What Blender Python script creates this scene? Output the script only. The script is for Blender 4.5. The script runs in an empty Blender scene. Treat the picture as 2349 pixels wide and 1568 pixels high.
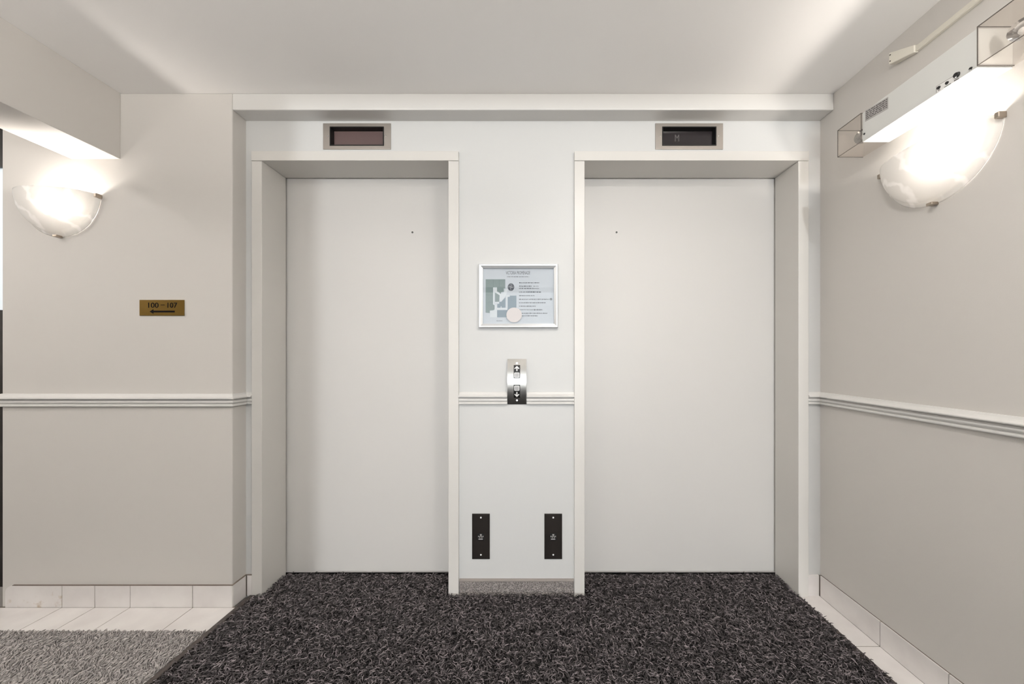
import bpy, bmesh, math, random
import numpy as np
from mathutils import Vector, Matrix
random.seed(7); rng = np.random.default_rng(11)
SC = bpy.context.scene
COL = SC.collection
PI = math.pi

# ------------------------------------------------------------------ measures (metres)
CAM_Z = 1.18
YF = 1.800      # face of the lift door casings
YL = 1.732      # face of the projecting wall / ceiling beam
YN = 1.815      # face of the recessed wall
YD = 1.985      # face of the lift door panels
XR = 1.415      # right-hand wall
CEIL = 2.42
BEAM = 2.343    # underside of the ceiling beam
D1 = (-1.335, -0.420)   # left opening
D2 = (0.248, 1.297)     # right opening
OPEN_H = 2.138
CW = 0.050      # casing width
XNL = -1.424    # left side of the recess
XWL = -2.510    # left end of the wall
SOF = (-2.18, -1.951, 2.11)

# ------------------------------------------------------------------ materials
def nodes(name):
    m = bpy.data.materials.new(name); m.use_nodes = True
    nt = m.node_tree
    return m, nt, nt.nodes['Principled BSDF'], nt.nodes['Material Output']

def paint(name, col, rough=0.45, bump=0.0, bscale=400, vary=0.0, vscale=2.0, spec=0.5):
    m, nt, b, out = nodes(name)
    b.inputs['Base Color'].default_value = (*col, 1)
    b.inputs['Roughness'].default_value = rough
    b.inputs['Specular IOR Level'].default_value = spec
    tc = nt.nodes.new('ShaderNodeTexCoord')
    if vary:
        n = nt.nodes.new('ShaderNodeTexNoise'); n.inputs['Scale'].default_value = vscale
        n.inputs['Detail'].default_value = 4
        nt.links.new(tc.outputs['Object'], n.inputs['Vector'])
        r = nt.nodes.new('ShaderNodeValToRGB')
        r.color_ramp.elements[0].position = 0.3; r.color_ramp.elements[1].position = 0.7
        r.color_ramp.elements[0].color = (*[c*(1-vary) for c in col], 1)
        r.color_ramp.elements[1].color = (*[min(1, c*(1+vary)) for c in col], 1)
        nt.links.new(n.outputs['Fac'], r.inputs['Fac'])
        nt.links.new(r.outputs['Color'], b.inputs['Base Color'])
    if bump:
        n = nt.nodes.new('ShaderNodeTexNoise'); n.inputs['Scale'].default_value = bscale
        nt.links.new(tc.outputs['Object'], n.inputs['Vector'])
        bp = nt.nodes.new('ShaderNodeBump'); bp.inputs['Strength'].default_value = bump
        bp.inputs['Distance'].default_value = 0.001
        nt.links.new(n.outputs['Fac'], bp.inputs['Height'])
        nt.links.new(bp.outputs['Normal'], b.inputs['Normal'])
    return m

def metal(name, col, rough=0.3, metallic=1.0, brush=None):
    m, nt, b, out = nodes(name)
    b.inputs['Base Color'].default_value = (*col, 1)
    b.inputs['Metallic'].default_value = metallic
    b.inputs['Roughness'].default_value = rough
    if brush:
        tc = nt.nodes.new('ShaderNodeTexCoord'); mp = nt.nodes.new('ShaderNodeMapping')
        mp.inputs['Scale'].default_value = brush
        n = nt.nodes.new('ShaderNodeTexNoise'); n.inputs['Scale'].default_value = 1.0; n.inputs['Detail'].default_value = 3
        nt.links.new(tc.outputs['Object'], mp.inputs['Vector']); nt.links.new(mp.outputs['Vector'], n.inputs['Vector'])
        mr = nt.nodes.new('ShaderNodeMapRange')
        mr.inputs['To Min'].default_value = rough*0.75; mr.inputs['To Max'].default_value = rough*1.3
        nt.links.new(n.outputs['Fac'], mr.inputs['Value']); nt.links.new(mr.outputs['Result'], b.inputs['Roughness'])
        bp = nt.nodes.new('ShaderNodeBump'); bp.inputs['Strength'].default_value = 0.15; bp.inputs['Distance'].default_value = 0.0004
        nt.links.new(n.outputs['Fac'], bp.inputs['Height']); nt.links.new(bp.outputs['Normal'], b.inputs['Normal'])
    return m

def glow(name, col, strength):
    m, nt, b, out = nodes(name)
    b.inputs['Base Color'].default_value = (*col, 1)
    b.inputs['Emission Color'].default_value = (*col, 1)
    b.inputs['Emission Strength'].default_value = strength
    return m

def facing(nt, base, amt):
    lw = nt.nodes.new('ShaderNodeLayerWeight'); lw.inputs['Blend'].default_value = 0.5
    p = nt.nodes.new('ShaderNodeMath'); p.operation = 'POWER'; p.inputs[1].default_value = 4.5
    nt.links.new(lw.outputs['Facing'], p.inputs[0])
    a = nt.nodes.new('ShaderNodeMath'); a.operation = 'MULTIPLY_ADD'; a.inputs[1].default_value = amt; a.inputs[2].default_value = base
    nt.links.new(p.outputs[0], a.inputs[0]); return a.outputs[0]

def clear(name, tint, refl=0.08, rough=0.03, body=0.0, bodycol=(1, 1, 1)):
    """thin clear sheet: transparent + a little gloss + a little milky body"""
    m, nt, b, out = nodes(name); nt.nodes.remove(b)
    t = nt.nodes.new('ShaderNodeBsdfTransparent'); t.inputs['Color'].default_value = (*tint, 1)
    g = nt.nodes.new('ShaderNodeBsdfGlossy'); g.inputs['Roughness'].default_value = rough
    mx = nt.nodes.new('ShaderNodeMixShader')
    nt.links.new(facing(nt, 0.035, 0.6), mx.inputs['Fac'])
    nt.links.new(t.outputs[0], mx.inputs[1]); nt.links.new(g.outputs[0], mx.inputs[2])
    last = mx
    if body:
        d = nt.nodes.new('ShaderNodeBsdfDiffuse'); d.inputs['Color'].default_value = (*bodycol, 1)
        m2 = nt.nodes.new('ShaderNodeMixShader'); m2.inputs['Fac'].default_value = body
        nt.links.new(mx.outputs[0], m2.inputs[1]); nt.links.new(d.outputs[0], m2.inputs[2]); last = m2
    nt.links.new(last.outputs[0], out.inputs['Surface'])
    return m

def alabaster(name):
    m, nt, b, out = nodes(name); nt.nodes.remove(b)
    tc = nt.nodes.new('ShaderNodeTexCoord')
    n0 = nt.nodes.new('ShaderNodeTexNoise'); n0.inputs['Scale'].default_value = 7; n0.inputs['Detail'].default_value = 3
    nt.links.new(tc.outputs['Object'], n0.inputs['Vector'])
    va = nt.nodes.new('ShaderNodeMixRGB'); va.blend_type = 'ADD'; va.inputs['Fac'].default_value = 0.22
    nt.links.new(tc.outputs['Object'], va.inputs[1]); nt.links.new(n0.outputs['Color'], va.inputs[2])
    w = nt.nodes.new('ShaderNodeTexWave'); w.inputs['Scale'].default_value = 4.0; w.inputs['Distortion'].default_value = 2.0
    w.inputs['Detail'].default_value = 2; w.bands_direction = 'DIAGONAL'
    nt.links.new(va.outputs[0], w.inputs['Vector'])
    r = nt.nodes.new('ShaderNodeValToRGB')
    r.color_ramp.elements[0].position = 0.80; r.color_ramp.elements[0].color = (0.80, 0.79, 0.77, 1)
    r.color_ramp.elements[1].position = 0.98; r.color_ramp.elements[1].color = (0.95, 0.94, 0.93, 1)
    nt.links.new(w.outputs['Fac'], r.inputs['Fac'])
    tl = nt.nodes.new('ShaderNodeBsdfTranslucent'); nt.links.new(r.outputs['Color'], tl.inputs['Color'])
    df = nt.nodes.new('ShaderNodeBsdfDiffuse'); nt.links.new(r.outputs['Color'], df.inputs['Color'])
    m1 = nt.nodes.new('ShaderNodeMixShader'); m1.inputs['Fac'].default_value = 0.89
    nt.links.new(tl.outputs[0], m1.inputs[1]); nt.links.new(df.outputs[0], m1.inputs[2])
    tr = nt.nodes.new('ShaderNodeBsdfTransparent'); tr.inputs['Color'].default_value = (1, 0.985, 0.96, 1)
    m2 = nt.nodes.new('ShaderNodeMixShader'); m2.inputs['Fac'].default_value = 0.125
    nt.links.new(m1.outputs[0], m2.inputs[1]); nt.links.new(tr.outputs[0], m2.inputs[2])
    gl = nt.nodes.new('ShaderNodeBsdfGlossy'); gl.inputs['Roughness'].default_value = 0.12
    m3 = nt.nodes.new('ShaderNodeMixShader')
    nt.links.new(facing(nt, 0.03, 0.3), m3.inputs['Fac']); nt.links.new(m2.outputs[0], m3.inputs[1]); nt.links.new(gl.outputs[0], m3.inputs[2])
    nt.links.new(m3.outputs[0], out.inputs['Surface'])
    return m

def pile(name, rough=0.8, sheen=0.0):
    m, nt, b, out = nodes(name)
    a = nt.nodes.new('ShaderNodeAttribute'); a.attribute_name = 'tint'; a.attribute_type = 'GEOMETRY'
    nt.links.new(a.outputs['Color'], b.inputs['Base Color'])
    b.inputs['Roughness'].default_value = rough
    b.inputs['Specular IOR Level'].default_value = 0.3
    return m

def stained_tile(name):
    """white glazed tile; one worn brown stain near the end of the left run (object space)"""
    m, nt, b, out = nodes(name)
    b.inputs['Roughness'].default_value = 0.35
    tc = nt.nodes.new('ShaderNodeTexCoord')
    n = nt.nodes.new('ShaderNodeTexNoise'); n.inputs['Scale'].default_value = 6; n.inputs['Detail'].default_value = 4
    nt.links.new(tc.outputs['Object'], n.inputs['Vector'])
    r = nt.nodes.new('ShaderNodeValToRGB')
    r.color_ramp.elements[0].position = 0.35; r.color_ramp.elements[0].color = (0.66, 0.63, 0.62, 1)
    r.color_ramp.elements[1].position = 0.65; r.color_ramp.elements[1].color = (0.76, 0.735, 0.72, 1)
    nt.links.new(n.outputs['Fac'], r.inputs['Fac'])
    nt.links.new(r.outputs['Color'], b.inputs['Base Color'])
    return m, nt, b, tc, r

M = {}
M['wall'] = paint('wall_paint', (0.625, 0.603, 0.575), 0.5, 0.12, 350, spec=0.35)
M['wall_recess'] = paint('recess_paint', (0.60, 0.605, 0.60), 0.42, 0.12, 350, spec=0.4)
M['ceiling'] = paint('ceiling_paint', (0.90, 0.89, 0.88), 0.7, 0.15, 250)
M['trim'] = paint('trim_paint', (0.655, 0.648, 0.632), 0.35)
M['frame'] = paint('frame_paint', (0.645, 0.63, 0.602), 0.35, 0.05, 300, 0.02, 3)
M['door'] = paint('door_enamel', (0.60, 0.588, 0.57), 0.40, 0.08, 500)
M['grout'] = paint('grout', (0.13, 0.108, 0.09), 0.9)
M['tile'] = stained_tile('glazed_tile')[0]
def make_stain():
    m, nt, b, tc, r = stained_tile('worn_tile')
    n = nt.nodes.new('ShaderNodeTexNoise'); n.inputs['Scale'].default_value = 22; n.inputs['Detail'].default_value = 5
    nt.links.new(tc.outputs['Object'], n.inputs['Vector'])
    n2 = nt.nodes.new('ShaderNodeTexNoise'); n2.inputs['Scale'].default_value = 9
    nt.links.new(tc.outputs['Object'], n2.inputs['Vector'])
    mu = nt.nodes.new('ShaderNodeMath'); mu.operation = 'MULTIPLY'
    nt.links.new(n.outputs['Fac'], mu.inputs[0]); nt.links.new(n2.outputs['Fac'], mu.inputs[1])
    rr = nt.nodes.new('ShaderNodeValToRGB')
    rr.color_ramp.elements[0].position = 0.30; rr.color_ramp.elements[0].color = (0, 0, 0, 1)
    rr.color_ramp.elements[1].position = 0.38; rr.color_ramp.elements[1].color = (0.75, 0.75, 0.75, 1)
    nt.links.new(mu.outputs[0], rr.inputs['Fac'])
    mx = nt.nodes.new('ShaderNodeMixRGB'); mx.inputs[2].default_value = (0.42, 0.31, 0.2, 1)
    nt.links.new(rr.outputs['Color'], mx.inputs['Fac']); nt.links.new(r.outputs['Color'], mx.inputs[1])
    nt.links.new(mx.outputs[0], b.inputs['Base Color'])
    return m
M['worn_tile'] = make_stain()
M['floor'] = paint('floor_slab', (0.25, 0.235, 0.225), 0.9)
M['mat_base'] = paint('mat_backing', (0.006, 0.005, 0.006), 0.95)
M['rubber'] = paint('rubber_edging', (0.04, 0.030, 0.027), 0.5)
M['carpet_base'] = paint('carpet_backing', (0.17, 0.155, 0.15), 0.95)
M['pile'] = pile('mat_pile', 0.55)
M['carpet'] = pile('loop_carpet', 0.9)
M['binding'] = paint('carpet_binding', (0.24, 0.215, 0.2), 0.8)
M['steel'] = metal('brushed_steel', (0.36, 0.352, 0.335), 0.30, 1.0, (900, 40, 20))
M['nickel'] = metal('satin_nickel_plate', (0.45, 0.415, 0.38), 0.38, 1.0, (20, 40, 900))
M['screw'] = metal('screw_steel', (0.62, 0.6, 0.58), 0.25)
M['bright_screw'] = paint('bright_screw', (0.85, 0.85, 0.84), 0.2)
M['clip'] = metal('clip_nickel', (0.44, 0.38, 0.32), 0.35)
M['brass'] = metal('dark_brass', (0.14, 0.086, 0.02), 0.36, 1.0, (30, 30, 700))
M['black'] = paint('black_plastic', (0.008, 0.008, 0.008), 0.3)
M['ink'] = paint('black_ink', (0.005, 0.004, 0.004), 0.7, spec=0.08)
M['ink_grey'] = paint('grey_ink', (0.11, 0.12, 0.14), 0.7)
M['white_mark'] = paint('white_mark', (0.85, 0.85, 0.84), 0.5)
M['button'] = paint('button_grey', (0.42, 0.42, 0.43), 0.3)
M['button_rim'] = paint('button_rim', (0.72, 0.73, 0.73), 0.25)
M['bronze'] = metal('dark_bronze', (0.085, 0.075, 0.068), 0.22, 0.85)
M['screen'] = paint('smoked_screen', (0.115, 0.078, 0.076), 0.14)
M['screen_dark'] = paint('smoked_screen_dark', (0.018, 0.014, 0.016), 0.12)
M['dim_digit'] = paint('unlit_digit', (0.10, 0.092, 0.09), 0.5)
M['silver'] = metal('silver_frame', (0.66, 0.675, 0.685), 0.36, 0.6)
M['paper'] = paint('plan_paper', (0.56, 0.60, 0.64), 0.6)
M['plan_green'] = paint('plan_green', (0.21, 0.27, 0.265), 0.6)
M['plan_green_line'] = paint('plan_green_line', (0.15, 0.20, 0.20), 0.6)
M['plan_blue'] = paint('plan_blue', (0.225, 0.29, 0.335), 0.6)
M['plan_white'] = paint('plan_white', (0.66, 0.70, 0.72), 0.6)
M['sticker'] = clear('frosted_sticker', (0.95, 0.93, 0.93), body=0.72, bodycol=(0.83, 0.80, 0.80))
M['pane'] = clear('picture_glass', (0.98, 0.985, 0.99))
M['lens'] = clear('clear_lens', (0.97, 0.955, 0.94), 0.1, 0.05, 0.07, (0.66, 0.63, 0.6))
M['lens_edge'] = clear('lens_edge', (0.45, 0.43, 0.40), body=0.55, bodycol=(0.22, 0.20, 0.185))
M['unit'] = paint('unit_enamel', (0.70, 0.71, 0.69), 0.35)
M['label'] = paint('label_grey', (0.46, 0.45, 0.44), 0.5)
M['label_ink'] = paint('label_ink', (0.13, 0.12, 0.12), 0.6)
M['cream'] = paint('raceway_cream', (0.72, 0.69, 0.61), 0.4)
M['glass_shade'] = alabaster('alabaster_glass')
M['bulb'] = glow('lamp_bulb', (1.0, 0.925, 0.85), 400)
M['lamp_chrome'] = metal('lamp_reflector', (0.8, 0.8, 0.8), 0.1)
M['dark_door'] = paint('dark_door', (0.010, 0.008, 0.007), 0.4)
M['lit_pane'] = glow('lit_door_pane', (0.85, 0.93, 1.0), 0.28)

# ------------------------------------------------------------------ object helpers
def root_of(p):
    while p.parent: p = p.parent
    return p

def set_props(o, label=None, cat=None, group=None, kind=None):
    if label: o['label'] = label
    if cat: o['category'] = cat
    if group: o['group'] = group
    if kind: o['kind'] = kind
    return o

def thing(name, loc, label, cat, group=None, kind=None, rz=0):
    o = bpy.data.objects.new(name, None); COL.objects.link(o)
    o.location = loc; o.rotation_euler = (0, 0, rz); o.empty_display_size = 0.1
    return set_props(o, label, cat, group, kind)

def obj(name, bm, mat, parent=None, label=None, cat=None, group=None, kind=None, world=True, smooth=False, bevel=0, seg=2):
    """links bm as ONE mesh object; world=True: vertices given in world space"""
    if isinstance(bm, bpy.types.Mesh): me = bm
    else:
        bmesh.ops.recalc_face_normals(bm, faces=bm.faces[:])
        me = bpy.data.meshes.new(name); bm.to_mesh(me); bm.free()
    mats = mat if isinstance(mat, (list, tuple)) else [mat]
    for m_ in mats: me.materials.append(m_)
    o = bpy.data.objects.new(name, me); COL.objects.link(o)
    if parent:
        o.parent = parent
        if world: me.transform(Matrix.Translation(-root_of(parent).location))
    elif world:
        vs = [v.co for v in me.vertices]
        c = Vector(((min(v.x for v in vs)+max(v.x for v in vs))/2, (min(v.y for v in vs)+max(v.y for v in vs))/2, min(v.z for v in vs)))
        me.transform(Matrix.Translation(-c)); o.location = c
    if smooth:
        for p in me.polygons: p.use_smooth = True
    if bevel:
        b = o.modifiers.new('bevel', 'BEVEL'); b.width = bevel; b.segments = seg; b.limit_method = 'ANGLE'; b.angle_limit = math.radians(40)
        b.harden_normals = False
    return set_props(o, label, cat, group, kind)

def copy_tree(o, parent=None):
    c = o.copy(); COL.objects.link(c); c.parent = parent
    for ch in list(o.children): copy_tree(ch, c)
    return c

def box(bm, x0, x1, y0, y1, z0, z1, mi=0):
    v = [bm.verts.new((x, y, z)) for x in (x0, x1) for y in (y0, y1) for z in (z0, z1)]
    for idx in ((0, 1, 3, 2), (4, 6, 7, 5), (0, 4, 5, 1), (2, 3, 7, 6), (0, 2, 6, 4), (1, 5, 7, 3)):
        f = bm.faces.new([v[i] for i in idx]); f.material_index = mi
    return v

def boxbm(*a):
    bm = bmesh.new(); box(bm, *a); return bm

def wall_with_holes(x0, x1, y0, y1, z0, z1, holes):
    xs = sorted({x0, x1, *[h[0] for h in holes], *[h[1] for h in holes]})
    zs = sorted({z0, z1, *[h[2] for h in holes], *[h[3] for h in holes]})
    def solid(i, j):
        if not (0 <= i < len(xs)-1 and 0 <= j < len(zs)-1): return False
        cx, cz = (xs[i]+xs[i+1])/2, (zs[j]+zs[j+1])/2
        return not any(h[0] < cx < h[1] and h[2] < cz < h[3] for h in holes)
    bm = bmesh.new()
    def quad(*pts): bm.faces.new([bm.verts.new(p) for p in pts])
    for i in range(len(xs)-1):
        for j in range(len(zs)-1):
            if not solid(i, j): continue
            a, b, c, d = xs[i], xs[i+1], zs[j], zs[j+1]
            quad((a, y0, c), (b, y0, c), (b, y0, d), (a, y0, d))
            quad((a, y1, c), (a, y1, d), (b, y1, d), (b, y1, c))
            if not solid(i-1, j): quad((a, y0, c), (a, y0, d), (a, y1, d), (a, y1, c))
            if not solid(i+1, j): quad((b, y0, c), (b, y1, c), (b, y1, d), (b, y0, d))
            if not solid(i, j-1): quad((a, y0, c), (a, y1, c), (b, y1, c), (b, y0, c))
            if not solid(i, j+1): quad((a, y0, d), (b, y0, d), (b, y1, d), (a, y1, d))
    bmesh.ops.remove_doubles(bm, verts=bm.verts[:], dist=1e-5)
    return bm

def sweep(bm, prof, path, cap=True):
    """prof: (depth out of the wall, z); path: XY polyline walked with the wall on its LEFT-hand side"""
    P = [Vector(p) for p in path]; rings = []
    for i, p in enumerate(P):
        ns = []
        if i > 0: d = (P[i]-P[i-1]).normalized(); ns.append(Vector((d.y, -d.x)))
        if i < len(P)-1: d = (P[i+1]-P[i]).normalized(); ns.append(Vector((d.y, -d.x)))
        n = ns[0] if len(ns) == 1 else (ns[0]+ns[1]) / (1 + ns[0].dot(ns[1]))
        rings.append([bm.verts.new((p.x+n.x*d_, p.y+n.y*d_, z)) for d_, z in prof])
    k = len(prof)
    for a, b in zip(rings, rings[1:]):
        for j in range(k): bm.faces.new((a[j], a[(j+1) % k], b[(j+1) % k], b[j]))
    if cap: bm.faces.new(rings[0]); bm.faces.new(rings[-1][::-1])
    return bm

def prism_xz(bm, pts, y0, y1, mi=0):
    """polygon in XZ given depth from y0 (front) to y1"""
    a = [bm.verts.new((x, y0, z)) for x, z in pts]; b = [bm.verts.new((x, y1, z)) for x, z in pts]
    n = len(pts)
    f = bm.faces.new(a); f.material_index = mi
    f = bm.faces.new(b[::-1]); f.material_index = mi
    for i in range(n):
        f = bm.faces.new((a[i], b[i], b[(i+1) % n], a[(i+1) % n])); f.material_index = mi
    return bm

def disc(bm, x, z, r, y0, y1, n=24, rz=None):
    rz = rz or r
    return prism_xz(bm, [(x+r*math.cos(2*PI*i/n), z+rz*math.sin(2*PI*i/n)) for i in range(n)], y0, y1)

def rrect(x0, x1, z0, z1, r, n=5):
    out = []
    for cx, cz, a0 in ((x1-r, z1-r, 0), (x0+r, z1-r, 90), (x0+r, z0+r, 180), (x1-r, z0+r, 270)):
        for i in range(n+1):
            a = math.radians(a0+90*i/n); out.append((cx+r*math.cos(a), cz+r*math.sin(a)))
    return out

def text_bm(s, x, y, z, height, width=None, depth=0.0006, align='CENTER', bold=0.0):
    """lettering in the XZ plane facing -Y, as a bmesh; x,z the centre; fitted to width"""
    cu = bpy.data.curves.new('t', 'FONT'); cu.body = s; cu.extrude = 0.5; cu.offset = bold; cu.resolution_u = 4
    o = bpy.data.objects.new('t', cu); COL.objects.link(o)
    bpy.context.view_layer.update()
    me = bpy.data.meshes.new_from_object(o.evaluated_get(bpy.context.evaluated_depsgraph_get()))
    bpy.data.objects.remove(o); bpy.data.curves.remove(cu)
    vs = np.array([v.co[:] for v in me.vertices])
    lo, hi = vs.min(0), vs.max(0)
    sy = height/(hi[1]-lo[1]); sx = width/(hi[0]-lo[0]) if width else sy
    bm = bmesh.new(); bm.from_mesh(me); bpy.data.meshes.remove(me)
    for v in bm.verts:
        cx = (v.co.x-(lo[0]+hi[0])/2)*sx; cz = (v.co.y-(lo[1]+hi[1])/2)*sy
        v.co = Vector((x+cx, y-depth*(v.co.z+0.5), z+cz))
    return bm

def merge(bm, other):
    me = bpy.data.meshes.new('tmp'); other.to_mesh(me); other.free(); bm.from_mesh(me); bpy.data.meshes.remove(me); return bm

S = dict(kind='structure')
# ================================================================== SETTING
obj('floor', boxbm(-4.2, XR+0.1, -3.0, 2.1, -0.10, -0.012), M['floor'], label='flat floor under the carpets and tiles', cat='floor', **S)
obj('ceiling', boxbm(-4.2, XR+0.1, -3.0, 2.1, CEIL, CEIL+0.05), M['ceiling'], label='flat white painted ceiling above the lift lobby', cat='ceiling', **S)
# indicator windows cut in the recessed wall
IND = [(-0.874, 2.2655), (0.766, 2.2655)]
IW, IH, WW, WH = 0.334, 0.128, 0.2665, 0.0935
holes = [(D1[0]-CW, D1[1]+CW, -0.1, OPEN_H+0.047), (D2[0]-CW, D2[1]+CW, -0.1, OPEN_H+0.047)]
for cx, cz in IND: holes.append((cx-WW/2-0.004, cx+WW/2+0.004, cz-WH/2-0.004, cz+WH/2+0.004))
obj('wall_back', wall_with_holes(XNL, XR, YN, 1.972, -0.012, BEAM, holes), M['wall_recess'],
    label='recessed pale wall around the two lift doors', cat='wall', **S)
obj('wall_left', boxbm(XWL, XNL, YL, 1.972, -0.012, CEIL), M['wall'], label='projecting beige wall section carrying the room number sign', cat='wall', bevel=0.004, **S)
obj('wall_right', boxbm(XR, XR+0.1, -3.0, 1.972, -0.012, CEIL), M['wall'], label='beige wall running towards the viewer beside the wider lift door', cat='wall', **S)
obj('trim_1', boxbm(XNL, XR, YL, 1.972, BEAM, CEIL), M['trim'], label='shallow white beam across the top of the lift recess', cat='beam', bevel=0.004, **S)
obj('ceiling_soffit', boxbm(SOF[0], SOF[1], -1.3, YL, SOF[2], CEIL), M['wall'], label='boxed beam dropped below the ceiling above the wall lamp by the number sign', cat='beam', bevel=0.002, **S)
# rooms behind the viewer, to close the place
bm = bmesh.new(); box(bm, -4.2, -1.175, -3.0, -2.9, -0.012, CEIL); box(bm, 1.36, XR, -3.0, -2.9, -0.012, CEIL)
obj('wall_rear', bm, M['wall'], label='wall with the entrance opening behind the viewer', cat='wall', **S)
obj('wall_far', boxbm(-4.2, -4.1, -2.9, 2.1, -0.012, CEIL), M['wall'], label='end wall of the side passage', cat='wall', **S)
d3 = thing('door_3', (-3.1, 1.92, -0.012), 'dark door with a pale glass pane at the left edge of the picture', 'door', kind='structure')
bm = wall_with_holes(-4.1, XWL-0.002, 1.90, 1.94, -0.012, CEIL, [(-3.95, -2.62, 1.42, 2.16)])
obj('door_panel', bm, M['dark_door'], d3)
obj('pane', boxbm(-3.95, -2.62, 1.915, 1.925, 1.42, 2.16), M['lit_pane'], d3)

# ------------------------------------------------------------------ lift doors
def lift_door(name, X0, X1, label, kx, right):
    r = thing(name, ((X0+X1)/2, 1.9, -0.012), label, 'lift door', kind='structure')
    for a, b in ((X0-CW, X0), (X1, X1+CW)):
        obj('jamb', boxbm(a, b, YF, 1.975, -0.012, OPEN_H), M['frame'], r, bevel=0.0015)
    obj('header', boxbm(X0-CW, X1+CW, YF-0.003, 1.975, OPEN_H+0.0008, OPEN_H+0.047), M['frame'], r, bevel=0.0015)
    p = obj('door_panel', boxbm(X0-0.04, X1+0.04, YD, YD+0.03, 0.012, OPEN_H+0.035), M['door'], r, bevel=0.001)
    obj('sill', boxbm(X0-0.04, X1+0.04, 1.9765, YD+0.04, -0.012, 0.005), M['black'], r)
    bm = bmesh.new(); disc(bm, kx, 1.850, 0.0085, YD-0.0015, YD-0.0002)
    k = obj('keyhole_ring', bm, M['trim'], p)
    bm = bmesh.new(); disc(bm, kx, 1.850, 0.0055, YD-0.0025, YD-0.0016)
    obj('keyhole', bm, M['black'], k)
    return r
lift_door('door_1', *D1, 'narrower off white lift door in its deep cream frame', -0.657, False)
lift_door('door_2', *D2, 'wider off white lift door in its deep cream frame', 0.446, True)

# ------------------------------------------------------------------ chair rails
RZ = 0.943
def arc(cx, cz, r, a0, a1, n): return [(cx+r*math.cos(math.radians(a0+(a1-a0)*i/n)), cz+r*math.sin(math.radians(a0+(a1-a0)*i/n))) for i in range(n+1)]
PROF = [(0.0005, 0.0)] + [(0.007, 0.0)] + arc(0.0085, 0.0055, 0.0055, -80, 80, 6) + [(0.007, 0.0125), (0.0095, 0.0145)] \
     + arc(0.007, 0.0225, 0.0075, -60, 60, 5) + [(0.0085, 0.0315), (0.0065, 0.0335), (0.0205, 0.0365)] + arc(0.0185, 0.0405, 0.0040, -40, 80, 5) \
     + [(0.0125, 0.0475), (0.0075, 0.0535), (0.0045, 0.0605), (0.0005, 0.0615)]
PROF = [(d, z+RZ) for d, z in PROF]
def rail(name, path, label):
    bm = bmesh.new(); sweep(bm, PROF, path)
    return obj(name, bm, M['trim'], label=label, cat='chair rail', **S)
rail('trim_2', [(XWL, YL+0.12), (XWL, YL), (XNL, YL), (XNL, YN), (D1[0]-CW-0.0005, YN)], 'moulded white chair rail below the room number sign')
rail('trim_3', [(D1[1]+CW+0.0005, YN), (-0.1315, YN)], 'short moulded chair rail from narrower lift door to the call button plate')
rail('trim_4', [(-0.0365, YN), (D2[0]-CW-0.0005, YN)], 'short moulded chair rail from the call button plate to wider lift door')
rail('trim_5', [(D2[1]+CW+0.0005, YN), (XR, YN), (XR, -2.5)], 'moulded white chair rail on the wall below the emergency light')

# ------------------------------------------------------------------ tiled baseboards, floor tiles
G = 0.0034
def tile_boxes_x(bm, joints, y0, y1, z0, z1):
    for i, (a, b) in enumerate(zip(joints, joints[1:])): box(bm, a+G/2, b-G/2, y0, y1, z0, z1, 1 if i < 0 else 0)
LJ = [XWL+0.028, -2.216, -2.062, -1.896, -1.603, XNL+0.009]
def baseboard_left():
    bm = bmesh.new()
    # first tile: painted-over rounded end, worn
    prism_xz(bm, [(LJ[0], 0.002), (LJ[1]-G/2, 0.002), (LJ[1]-G/2, 0.103)] + [(LJ[0]+0.03-0.03*math.sin(math.radians(t)), 0.073+0.03*math.cos(math.radians(t))) for t in (0, 20, 40, 60, 80, 90)], YL-0.009, YL-0.0005, 1)
    tile_boxes_x(bm, LJ[1:], YL-0.009, YL-0.0005, 0.002, 0.103)
    box(bm, XNL+0.0005, XNL+0.009, YL-0.009+G, YN-0.009-G, 0.002, 0.103)
    box(bm, XNL+0.009+G, D1[0]-CW-0.001, YN-0.009, YN-0.0005, 0.002, 0.103)
    n0 = len(bm.faces)
    sweep(bm, [(0.0005, 0.1032), (0.0085, 0.1032), (0.0085, 0.1046), (0.0005, 0.1050)], [(LJ[0]+0.03, YL), (XNL, YL), (XNL, YN), (D1[0]-CW-0.001, YN)])  # thin dark line along the tile tops
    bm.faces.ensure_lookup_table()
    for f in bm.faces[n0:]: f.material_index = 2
    box(bm, LJ[0]+0.04, XNL+0.004, YL-0.006, YL-0.0004, 0.0, 0.1015, 2)
    box(bm, XNL+0.0004, XNL+0.006, YL-0.004, YN-0.004, 0.0, 0.1015, 2)
    box(bm, XNL+0.0004, D1[0]-CW-0.001, YN-0.006, YN-0.0004, 0.0, 0.1015, 2)
    return bm
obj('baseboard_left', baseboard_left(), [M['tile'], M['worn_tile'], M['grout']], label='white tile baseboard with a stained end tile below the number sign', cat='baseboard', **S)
RJ = [-2.5, -0.28, 0.025, 0.33, 0.635, 0.94, 1.245, 1.492, YN-0.010]
bm = bmesh.new()
for a, b in zip(RJ, RJ[1:]): box(bm, XR-0.009, XR-0.0005, a+G/2, b-G/2, 0.002, 0.103)
box(bm, D2[1]+CW+0.001, XR-0.009-G, YN-0.009, YN-0.0005, 0.002, 0.103)
box(bm, XR-0.006, XR-0.0004, RJ[0], RJ[-1]+0.004, 0.0, 0.1015, 1)
box(bm, XR-0.004, XR-0.0004, RJ[0], RJ[-1]+0.004, 0.1032, 0.1040, 1)  # thinner dark line above the tiles
box(bm, D2[1]+CW+0.001, XR-0.004, YN-0.006, YN-0.0004, 0.0, 0.1015, 1)
obj('baseboard_right', bm, [M['tile'], M['grout']], label='white tile baseboard along the wall below the emergency light', cat='baseboard', **S)
MX0, MX1 = -1.400, 1.305      # mat
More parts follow.
